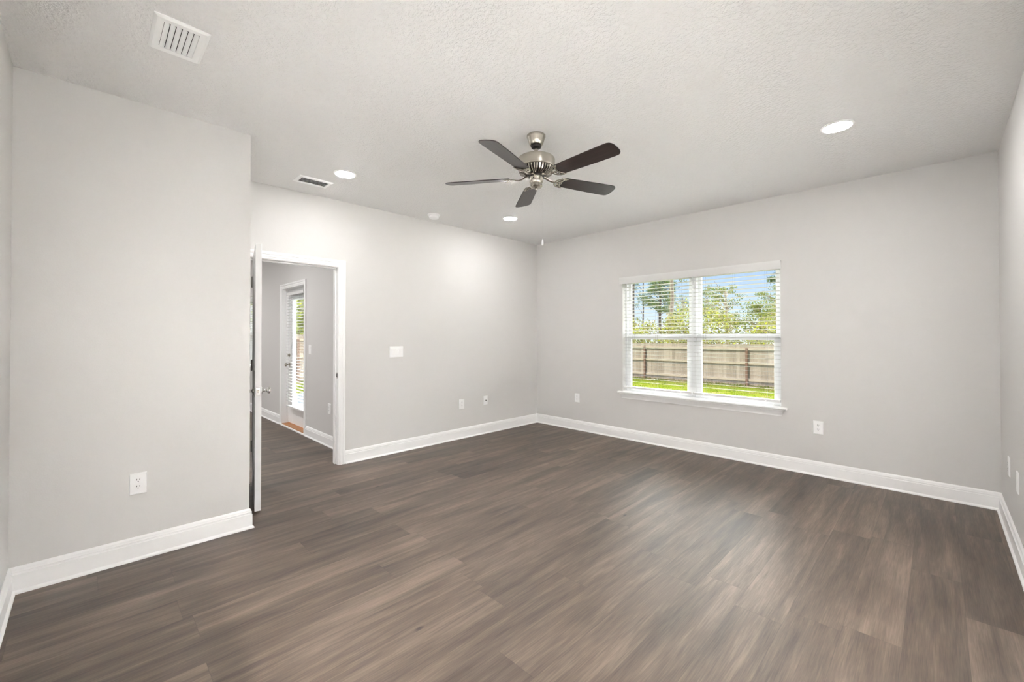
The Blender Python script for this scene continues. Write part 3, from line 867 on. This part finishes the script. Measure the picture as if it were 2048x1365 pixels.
# ================================================================== ceiling fixtures
def make_downlight(loc, label, group, led):
    root = tag(empty('recessed_light', loc), label, 'light', group)
    m = MB(); m.lathe([(0.076, -0.003), (0.080, -0.008), (0.090, -0.0065), (0.094, -0.002), (0.094, 0.0), (0.076, 0.0), (0.076, -0.003)], 48, cap=False)
    m.build('trim_ring', M['plastic'], root, smooth=40)
    m = MB(); m.lathe([(0.001, -0.016), (0.030, -0.015), (0.056, -0.012), (0.070, -0.007), (0.0765, 0.0)], 48, cap=False)
    m.build('diffuser', led, root, smooth=40)
    return root
GL = 'recessed ceiling lights of the bedroom'
l1 = make_downlight((0.762, -3.350, H), 'lit round recessed light beside the slim ceiling vent', GL, M['led'])
for loc, lb in (((0.780, -1.350, H), 'lit round recessed light over the far corner, below the fan in view'),
                ((3.921, -1.356, H), 'lit round recessed light on the right, above the window'),
                ((3.921, -3.350, H), 'lit round recessed light over the camera, out of view')):
    clone(l1, loc, 0, lb)
l2 = make_downlight((-1.6, -4.3, H), 'round recessed light beyond the doorway, nearest it', 'recessed lights beyond the doorway', M['led_living'])
for loc, lb in (((-4.2, -4.3, H), 'round recessed light beyond the doorway, by the far window'), ((-1.6, -6.6, H), 'round recessed light deep beyond the doorway'), ((-4.2, -6.6, H), 'round recessed light in the far end beyond the doorway')):
    clone(l2, loc, 0, lb)

# added fill lamps in deep drums, bounced off the unseen room's pale carpet
l3 = tag(empty("fill_drum", (8.1, -1.0, H)), 'added white drum fill light in the made-up room behind the camera, out of view', 'light', 'added fill lights behind the camera')
m = MB(); m.lathe([(0.225, 0.0), (0.225, -0.25), (0.220, -0.25), (0.220, -0.001)], 32, cap=False); m.build('drum', M['plastic'], l3, smooth=40)
m = MB(); m.lathe([(0.001, -0.012), (0.205, -0.012), (0.205, -0.002), (0.001, -0.002)], 32); m.build('diffuser', M['led_fill'], l3, smooth=40)
for q in [(8.1, -2.3), (8.1, -3.6), (8.1, -4.9), (2.0, -7.4), (3.2, -7.4), (4.4, -7.4), (6.3, -7.2)]:
    clone(l3, (q[0], q[1], H), 0, l3['label'])

# smoke detector
root = tag(empty('smoke_detector', (0.262, -2.085, H)), 'white round smoke detector on the ceiling near the left wall', 'smoke detector')
m = MB(); m.lathe([(0.001, 0.0), (0.072, 0.0), (0.072, -0.010), (0.066, -0.016), (0.058, -0.017), (0.001, -0.017)], 40); m.build('base', M['plastic'], root, smooth=35)
m = MB(); m.lathe([(0.056, -0.017), (0.057, -0.024), (0.054, -0.040), (0.046, -0.047), (0.020, -0.050), (0.001, -0.050)], 40); m.build('cover', M['plastic'], root, smooth=35)

# air registers
def register(name, loc, lx, ly, ix, iy, n, tilt, along, label, deep=0.022):
    """opening ix by iy in a plate lx by ly; n curved louvres running along 'x' or 'y'"""
    root = tag(empty(name, loc), label, 'air vent')
    m = MB()
    out_ = [(-lx / 2, -ly / 2), (lx / 2, -ly / 2), (lx / 2, ly / 2), (-lx / 2, ly / 2)]
    mid = [(s[0] * (1 - 0.012 / abs(s[0])), s[1] * (1 - 0.012 / abs(s[1]))) for s in out_]
    inn = [(-ix / 2, -iy / 2), (ix / 2, -iy / 2), (ix / 2, iy / 2), (-ix / 2, iy / 2)]
    vs = [(x, y, 0) for x, y in out_] + [(x, y, -0.003) for x, y in out_] + [(x, y, -0.010) for x, y in mid] + [(x, y, -0.008) for x, y in inn] + [(x, y, -0.0005) for x, y in inn]
    fs = []
    for i in range(4):
        fs += [(i * 4 + j, i * 4 + (j + 1) % 4, (i + 1) * 4 + (j + 1) % 4, (i + 1) * 4 + j) for j in range(4)]
    m.add(vs, fs); m.build('frame', M['metalwhite'], root)
    m = MB(); m.box(-ix / 2, ix / 2, -iy / 2, iy / 2, -0.0012, -0.0004); m.build('damper', M['void'], root)
    m = MB()
    span = iy if along == 'x' else ix
    ln = (ix if along == 'x' else iy) / 2
    wdt = span / n * (0.86 if n == 6 else 1.30)
    for i in range(n):
        c = -span / 2 + span * (i + 0.5) / n
        prof = []
        for q in range(6):
            t = (q / 5 - 0.5) * wdt
            cv = 0.0022 * (1 - (2 * (q / 5 - 0.5)) ** 2)
            prof.append((t * math.cos(tilt) - cv * math.sin(tilt), t * math.sin(tilt) + cv * math.cos(tilt)))
        pz = min(p[1] for p in prof)
        prof = [(a, b - pz - 0.0115) for a, b in prof]
        pr = [(a, b) for a, b in prof] + [(a, b + 0.0009) for a, b in prof[::-1]]
        vs = []
        for e_ in (-ln, ln):
            for a, b in pr:
                vs.append((e_, c + a, b) if along == 'x' else (c + a, e_, b))
        kk = len(pr)
        m.add(vs, [(j, (j + 1) % kk, kk + (j + 1) % kk, kk + j) for j in range(kk)] + [tuple(range(kk))[::-1], tuple(range(kk, 2 * kk))])
    m.build('louvres', M['metalwhite'], root, smooth=40)
    return root
register('ceiling_vent', (1.853, -4.625, H), 0.305, 0.205, 0.225, 0.130, 6, R(-22), 'x', 'white ceiling vent with broad slanted louvres, nearest on the left')
register('ceiling_vent', (0.376, -3.476, H), 0.190, 0.295, 0.125, 0.230, 5, R(-20), 'y', 'slim white ceiling vent beyond, beside a recessed light')

# ================================================================== ceiling fan
FAN = Vector((2.405, -2.700, H))
fan = tag(empty('ceiling_fan', FAN), 'brushed nickel ceiling fan with five dark walnut blades', 'ceiling fan')
m = MB(); m.lathe([(0.001, 0.0), (0.062, 0.0), (0.066, -0.004), (0.066, -0.014), (0.062, -0.022), (0.056, -0.040), (0.049, -0.062), (0.042, -0.070), (0.001, -0.070)], 48)
m.build('canopy', M['nickel'], fan, smooth=35)
m = MB(); m.lathe([(0.001, -0.069), (0.036, -0.069), (0.038, -0.078), (0.033, -0.090), (0.022, -0.096), (0.001, -0.096)], 36)
m.build('hanger_cap', M['darkmetal'], fan, smooth=35)
m = MB(); m.lathe([(0.001, -0.094), (0.0135, -0.094), (0.0135, -0.140), (0.018, -0.142), (0.018, -0.152), (0.001, -0.152)], 24)
m.build('downrod', M['nickel'], fan, smooth=35)
m = MB(); m.lathe([(0.001, -0.150), (0.028, -0.150), (0.090, -0.155), (0.116, -0.160), (0.126, -0.166), (0.131, -0.174), (0.1315, -0.228), (0.129, -0.236), (0.122, -0.240), (0.001, -0.240)], 64)
mh = m.build('motor_housing', M['nickel'], fan, smooth=30)
# slotted cooling ring under the housing
m = MB(); m.lathe([(0.124, -0.239), (0.122, -0.252), (0.112, -0.268), (0.066, -0.281), (0.060, -0.283), (0.001, -0.283)], 64, cap=False)
vr = m.build('vent_ring', M['darkmetal'], fan, smooth=30)
m = MB()
for k in range(40):
    a = 2 * PI * k / 40
    mt = Matrix.Rotation(a, 4, 'Z')
    pr = [(0.127, -0.240), (0.125, -0.254), (0.114, -0.271), (0.066, -0.2845)]
    vs = []
    for (rr, z) in pr:
        hw = 0.0050 * rr / 0.127
        vs += [mt @ Vector((rr, -hw, z)), mt @ Vector((rr, hw, z)), mt @ Vector((rr - 0.006, hw, z + 0.004)), mt @ Vector((rr - 0.006, -hw, z + 0.004))]
    m.add(vs, [(q * 4 + w_, q * 4 + (w_ + 1) % 4, q * 4 + 4 + (w_ + 1) % 4, q * 4 + 4 + w_) for q in range(3) for w_ in range(4)] + [(0, 1, 2, 3), (12, 13, 14, 15)])
m.build('fins', M['nickel'], vr)
m = MB(); m.lathe([(0.001, -0.281), (0.060, -0.281), (0.062, -0.287), (0.058, -0.292), (0.001, -0.292)], 40)
m.build('flywheel', M['darkmetal'], fan, smooth=35)
m = MB(); m.lathe([(0.001, -0.288), (0.040, -0.288), (0.047, -0.294), (0.048, -0.330), (0.044, -0.338), (0.041, -0.342), (0.043, -0.350), (0.043, -0.362), (0.036, -0.370), (0.012, -0.374), (0.001, -0.374)], 40)
sw = m.build('switch_housing', M['nickel'], fan, smooth=35)
m = MB(); m.lathe([(0.001, -0.373), (0.008, -0.373), (0.010, -0.378), (0.006, -0.386), (0.001, -0.388)], 20); m.build('finial', M['nickel'], sw, smooth=40)
m = MB(); m.lathe([(0.004, 0.0), (0.004, 0.003), (0.001, 0.003)], 12, Matrix.Translation((0.0155, -0.0445, -0.314)) @ Matrix.Rotation(R(-71), 4, 'Z') @ Matrix.Rotation(PI / 2, 4, 'Y')); m.build('reverse_switch', M['slot'], sw)
# blades with openwork irons
def blade_outline():
    pts = []
    r0_, r1_ = 0.185, 0.660
    pts += [(r0_, -0.047), (0.215, -0.055), (0.35, -0.0605), (0.50, -0.0655), (0.600, -0.0675)]
    cx_, c = 0.630, 0.030
    tip = [(0.628, -0.0665), (0.643, -0.060), (0.653, -0.048), (0.659, -0.030), (0.661, 0.0)]
    pts += tip
    return pts + [(x, -y) for x, y in pts[:-1][::-1]]
BZ = -0.300
PITCHB = R(-12.5)
def blade_mesh():
    m = MB(); m.prism(blade_outline(), -0.003, 0.003); return m
def iron_mesh():
    m = MB()
    # arm from the flywheel
    m.tube([(0.050, 0, 0.014), (0.075, 0, 0.010), (0.100, 0, -0.004), (0.125, 0, -0.010), (0.150, 0, -0.009)], [0.013, 0.011, 0.010, 0.010, 0.011], 10, 0.45)
    zz = -0.0075
    # crescent with two horns and a bridge, leaving openings
    outer = [(0.150, 0.0), (0.156, 0.020), (0.170, 0.038), (0.190, 0.049), (0.212, 0.054), (0.232, 0.053)]
    for s in (1, -1):
        m.tube([(x, s * y, zz) for x, y in outer], [0.008, 0.0075, 0.007, 0.0065, 0.006, 0.004], 10, 0.55)
    inner = [(0.222, 0.051), (0.206, 0.036), (0.198, 0.018), (0.196, 0.0)]
    for s in (1, -1):
        m.tube([(x, s * y, zz) for x, y in inner], [0.006, 0.006, 0.006, 0.007], 10, 0.55)
    m.tube([(0.150, 0, zz), (0.175, 0, zz), (0.206, 0, zz)], [0.010, 0.007, 0.009], 10, 0.55)
    for s in (1, -1):
        m.tube([(0.170, 0.0, zz), (0.178, s * 0.018, zz), (0.190, s * 0.030, zz)], [0.006, 0.005, 0.005], 8, 0.55)
    for x, y in ((0.200, 0.0), (0.214, 0.047), (0.214, -0.047)):
        m.lathe([(0.0065, 0.0), (0.006, -0.003), (0.002, -0.0042), (0.001, -0.0042)], 12, Matrix.Translation((x, y, zz - 0.003)))
    return m
names = None
first = None
for i in range(5):
    a = R(-2.0 + 72 * i)
    if first is None:
        first = blade_mesh().build('blade', M['blade'], fan, bevel=0.0012)
        iron = iron_mesh().build('blade_iron', M['nickel'], first, smooth=45)
        iron['label'] = 'brushed nickel openwork blade bracket'
        b = first
    else:
        b = copy_tree(first, fan)
    b.location = (0, 0, BZ)
    b.rotation_euler = (PITCHB, 0, a)
# pull chain
m = MB()
px, py = 0.0175, 0.0175
zc = -0.352
pts = [(0.028, 0.028, -0.352), (0.031, 0.031, -0.365), (0.031, 0.031, -0.735)]
m.tube(pts, 0.0007, 6)
for k in range(60): 
    z = -0.366 - k * 0.0062
    m.lathe([(0.0005, z + 0.001), (0.0011, z), (0.0005, z - 0.001)], 6, Matrix.Translation((0.031, 0.031, 0)))
pc = m.build('pull_chain', M['cord'], fan)
m = MB(); m.lathe([(0.001, -0.732), (0.003, -0.733), (0.0045, -0.742), (0.007, -0.758), (0.0075, -0.768), (0.005, -0.775), (0.001, -0.776)], 16, Matrix.Translation((0.031, 0.031, 0)))
fb = m.build('fob', M['plastic'], pc, smooth=40); fb['label'] = 'white teardrop pull fob'

# ================================================================== outside
def gz(x, y): return -0.40 - 0.030 * y
vs = []; fs = []
gx = [-60, -30, -16, -13, -9, -5, -1, 3, 7, 20, 60]; gy = [-12, -3, 0.2, 4, 8, 12, 15.6, 20, 30, 45, 90]
for y in gy:
    for x in gx: vs.append((x, y, gz(x, min(y, 22))))
nx = len(gx)
for j in range(len(gy) - 1):
    for i in range(nx - 1): fs.append((j * nx + i, j * nx + i + 1, (j + 1) * nx + i + 1, (j + 1) * nx + i))
structure('ground', MB().add(vs, fs), M['ground'], 'sunlit green and sandy lawn behind the house', 'lawn')
m = MB(); m.box(-6.95, PT, YL + TW, 0.9, -0.34, -0.10); structure('patio_slab', m, M['concrete'], 'concrete patio slab, shade put into its blue-grey colour, seen through the glass door', 'patio')

YF = 15.66
def fence(name, start, direction, nbays, label):
    """nbays of 2.42 m; posts and rails on the house side"""
    root = tag(empty(name, (start[0], start[1], 0.0)), label, 'fence')
    dx, dy = direction
    nx_, ny_ = dy, -dx          # towards the house
    L = 2.42 * nbays
    def P(s, t): return (dx * s + nx_ * t, dy * s + ny_ * t)
    def zg(s): return gz(start[0] + dx * s, start[1] + dy * s)
    mt = Matrix(((dx, nx_, 0, 0), (dy, ny_, 0, 0), (0, 0, 1, 0), (0, 0, 0, 1)))
    rng = random.Random(len(name) + nbays)
    m = MB(); s = 0.0
    while s < L:
        z0 = zg(s)
        wv = 0.138
        m.box(s, s + wv, -0.012 + rng.uniform(-0.003, 0.003), 0.006, z0 + 0.03 + rng.uniform(-0.02, 0.02), z0 + 1.83 + rng.uniform(-0.012, 0.012), mt)
        s += 0.1405
    m.build('picket_panel', M['picket'], root)
    for i in range(nbays + 1):
        z0 = zg(2.42 * i)
        m = MB(); m.box(2.42 * i - 0.048, 2.42 * i + 0.048, 0.012, 0.108, z0 - 0.3, z0 + 1.66, mt); m.build('post', M['post'], root, bevel=0.006)
    for i in range(nbays):
        for h in (1.58, 0.94, 0.20):
            m = MB(); a, b = 2.42 * i - (0.04 if i else 0), 2.42 * (i + 1) - 0.04
            za, zb = zg(a) + h, zg(b) + h
            t0, t1, hh = 0.008, 0.058, 0.09
            vs = [mt @ Vector(p) for p in ((a, t0, za), (b, t0, zb), (b, t1, zb), (a, t1, za), (a, t0, za + hh), (b, t0, zb + hh), (b, t1, zb + hh), (a, t1, za + hh))]
            m.add(vs, [(0, 3, 2, 1), (4, 5, 6, 7), (0, 1, 5, 4), (1, 2, 6, 5), (2, 3, 7, 6), (3, 0, 4, 7)])
            m.build('rail', M['rail'], root)
    return root
fence('wooden_fence', (-13.67, YF), (1, 0), 8, 'weathered wooden picket fence across the yard behind the window')
fence('wooden_fence', (-13.2, -4.0), (0, 1), 8, 'weathered wooden side fence seen through the glass door')

# grass tufts
rng = random.Random(3)
def blades(m, x, y, n, hmax, spread):
    for _ in range(n):
        bx, by = x + rng.gauss(0, spread), y + rng.gauss(0, spread)
        if by > YF - 0.28 or bx < -12.9: continue
        z = gz(bx, by); h = rng.uniform(0.35, 1.0) * hmax; a = rng.uniform(0, 2 * PI); wd = rng.uniform(0.006, 0.014)
        lx, ly = rng.gauss(0, 0.5) * h, rng.gauss(0, 0.5) * h
        m.add([(bx - wd * math.cos(a), by - wd * math.sin(a), z - 0.01), (bx + wd * math.cos(a), by + wd * math.sin(a), z - 0.01), (bx + lx, by + ly, z + h)], [(0, 1, 2)])
m = MB()
for _ in range(900): blades(m, rng.uniform(-9, 0.5), rng.uniform(9.0, YF - 0.1), 9, 0.05, 0.10)
for _ in range(160): blades(m, rng.uniform(-9, 0.5), YF - 0.2 - abs(rng.gauss(0, 0.15)), 8, 0.14, 0.10)
for _ in range(200): blades(m, rng.uniform(-13, -7.2), rng.uniform(-2, 3), 9, 0.06, 0.10)
tag(m.build('grass', M['grassblade'], fix=False), 'short green grass on the lawn below the fence', 'grass', None, 'stuff')

# trees
def leaf_quads(m, c, n, rad, size, rng, flat=0.7, needle=False):
    for _ in range(n):
        while True:
            p = Vector((rng.uniform(-1, 1), rng.uniform(-1, 1), rng.uniform(-1, 1)))
            if p.length < 1: break
        p = Vector(c) + Vector((p.x * rad, p.y * rad, p.z * rad * flat))
        s = size * rng.uniform(0.6, 1.3)
        a = Vector((rng.gauss(0, 1), rng.gauss(0, 1), rng.gauss(0, 0.7))).normalized()
        b = a.cross(Vector((rng.gauss(0, 1), rng.gauss(0, 1), rng.gauss(0, 1)))).normalized()
        if needle:
            b *= 0.16; m.add([p - b * s, p + b * s, p + a * s * 2.2], [(0, 1, 2)])
        else:
            b *= 0.5
            m.add([p, p + a * s * 0.5 + b * s, p + a * s, p + a * s * 0.5 - b * s], [(0, 1, 2, 3)])

def tree(name, x, y, height, label, bark, leaf, trunk_r=0.12, lean=(0, 0), clusters=20, crown=(0.45, 1.0), spread=1.6, crad=0.6, nleaf=60, lsize=0.10,
         needle=False, seed=0, branch_r=0.035, taper=0.35, cat='tree', bare=0):
    rng = random.Random(seed)
    z0 = gz(x, min(y, 22)) - 0.1
    root = tag(empty(name, (x, y, z0)), label, cat)
    pts = []; rad = []
    nseg = 8
    for i in range(nseg + 1):
        t = i / nseg
        pts.append(Vector((lean[0] * t * height + rng.gauss(0, 0.03) * height * 0.1 * (0 < i), lean[1] * t * height, t * height)))
        rad.append(trunk_r * (1 - (1 - taper) * t))
    m = MB(); m.tube(pts, rad, 9); m.build('trunk', bark, root, smooth=60)
    def on(t):
        q = t * nseg; i = min(int(q), nseg - 1); return pts[i].lerp(pts[i + 1], q - i)
    mbr = MB(); mf = MB()
    for k in range(clusters):
        t = crown[0] + (crown[1] - crown[0]) * (k + rng.random()) / clusters
        base = on(max(0.05, t - 0.06))
        tt = (t - crown[0]) / max(1e-6, crown[1] - crown[0])
        sp = spread * (0.35 + 0.9 * math.sin(PI * min(1, 0.18 + 0.80 * tt))) * rng.uniform(0.35, 1.0)
        a = rng.uniform(0, 2 * PI)
        tip = on(min(t, 1)) + Vector((math.cos(a) * sp, math.sin(a) * sp, rng.uniform(-0.1, 0.35) * sp))
        mid = base.lerp(tip, 0.5) + Vector((0, 0, rng.uniform(0, 0.12) * sp))
        mbr.tube([base, mid, tip], [branch_r, branch_r * 0.65, branch_r * 0.3], 5)
        leaf_quads(mf, tip, nleaf, crad * rng.uniform(0.6, 1.2), lsize, rng, 0.6, needle)
    for k in range(bare):
        t = rng.uniform(0.25, 0.95); a = rng.uniform(0, 2 * PI); b_ = on(t); q = spread * rng.uniform(0.5, 1.2)
        mbr.tube([b_, b_ + Vector((math.cos(a) * q * 0.5, math.sin(a) * q * 0.5, q * 0.25)), b_ + Vector((math.cos(a) * q, math.sin(a) * q, q * 0.7))], [branch_r, branch_r * 0.6, branch_r * 0.25], 5)
    if mbr.v: mbr.build('branches', bark, root, smooth=60)
    if mf.v: mf.build('foliage', leaf, root, fix=False)
    return root
B, G, Pb = M['bark_dark'], M['bark_grey'], M['bark_pale']
tree('pine_tree', -10.65, 22.0, 9.5, 'dark pine trunk at the left edge of the window view', B, M['leaf_pine'], 0.15, (0.005, 0), 14, (0.72, 1), 0.9, 0.5, 104, 0.12, True, 1, bare=4)
tree('bare_tree', -14.86, 31.2, 10, 'thin dark tree trunk second from the left in the window', B, M['leaf_pine'], 0.09, (0.02, 0.0), 7, (0.35, 1), 1.3, 0.35, 52, 0.112, True, 2, 0.022, bare=7)
tree('pine_tree', -11.1, 27.0, 7.0, 'green-topped pine with dark trunk in the left window half', B, M['leaf_pine'], 0.16, (0.0, 0), 30, (0.62, 1), 1.35, 0.50, 143, 0.12, True, 3)
tree('bare_tree', -14.2, 34.9, 10.0, 'pale leaning tree trunk in the left window half', Pb, M['leaf_mid'], 0.15, (0.03, 0.02), 5, (0.5, 1), 1.2, 0.4, 60, 0.099, False, 4, 0.03, bare=5)
tree('pine_tree', -8.1, 22.5, 10, 'thick grey trunk near the middle of the left window half', G, M['leaf_pine'], 0.145, (0.012, 0.0), 12, (0.75, 1), 1.1, 0.5, 104, 0.12, True, 5, 0.04, bare=5, taper=0.6)
tree('young_pine', -8.4, 25.0, 5.2, 'small tufted pine against sky, right side of the left window half', G, M['leaf_pine'], 0.07, (0, 0), 18, (0.35, 1), 1.1, 0.38, 71, 0.105, True, 6, 0.02)
tree('slender_tree', -11.9, 38.8, 7.4, 'slender conifer at the left of the right window half', G, M['leaf_mid'], 0.08, (0, 0), 34, (0.30, 1), 0.9, 0.36, 52, 0.12, True, 7, 0.02)
tree('broad_tree', -8.08, 33.0, 6.5, 'tall yellow-green tree in the middle of the right window half', Pb, M['leaf_mid'], 0.16, (-0.02, 0), 34, (0.48, 1), 2.0, 0.5, 90, 0.099, False, 8, 0.05, bare=4)
tree('broad_tree', -4.45, 28.7, 4.7, 'round-topped dense green tree in the right window half', G, M['leaf_mid'], 0.13, (0, 0), 42, (0.40, 1), 1.4, 0.55, 112, 0.093, False, 9, 0.04)
tree('broad_tree', -4.9, 35.5, 6.6, 'bushy tree at the right edge of the window view', G, M['leaf_mid'], 0.12, (0, 0), 40, (0.40, 1), 1.6, 0.55, 112, 0.093, False, 10, 0.04)
tree('pine_tree', -1.3, 23.9, 6.8, 'pine branch tufts reaching in at the upper right of the window', B, M['leaf_pine'], 0.12, (0.0, 0), 16, (0.62, 1), 1.6, 0.45, 182, 0.128, True, 11)
tree('leafy_tree', -19.6, 3.1, 5.4, 'dense leafy tree over the side fence in the glass door', G, M['leaf_lime'], 0.16, (0, 0), 80, (0.25, 1), 2.3, 0.75, 135, 0.105, False, 12, 0.05)

# scrub thicket behind the fences
rng = random.Random(21)
m = MB()
def hump(x): return 2.75 + 0.75 * math.sin(x * 1.3 + 0.6) + 0.55 * math.sin(x * 2.9 + 2.0) + 0.35 * math.sin(x * 5.7)
for k in range(620):
    x = rng.uniform(-15, 3.5); y = YF + 0.8 + rng.random() ** 1.3 * 3.6
    top = max(1.2, hump(x + 0.3 * y)) + (y - YF) * 0.10
    z = gz(x, min(y, 22)) + top * (1 - rng.random() ** 1.6 * 0.95)
    leaf_quads(m, (x, y, z), 70, rng.uniform(0.30, 0.62), 0.095, rng, 0.8)
tag(m.build('thicket', M['leaf_scrub'], fix=False), 'yellow-green and tan scrub thicket behind the back fence', 'bushes', None, 'stuff')
m = MB()
for k in range(170):
    y = rng.uniform(-3, 11); x = -14.2 - rng.random() * 2
    z = gz(x, y) + rng.uniform(0.3, 3.4)
    leaf_quads(m, (x, y, z), 70, rng.uniform(0.4, 0.7), 0.11, rng, 0.8)
tag(m.build('thicket', M['leaf_lime'], fix=False), 'green bushes behind the side fence in the glass door', 'bushes', None, 'stuff')
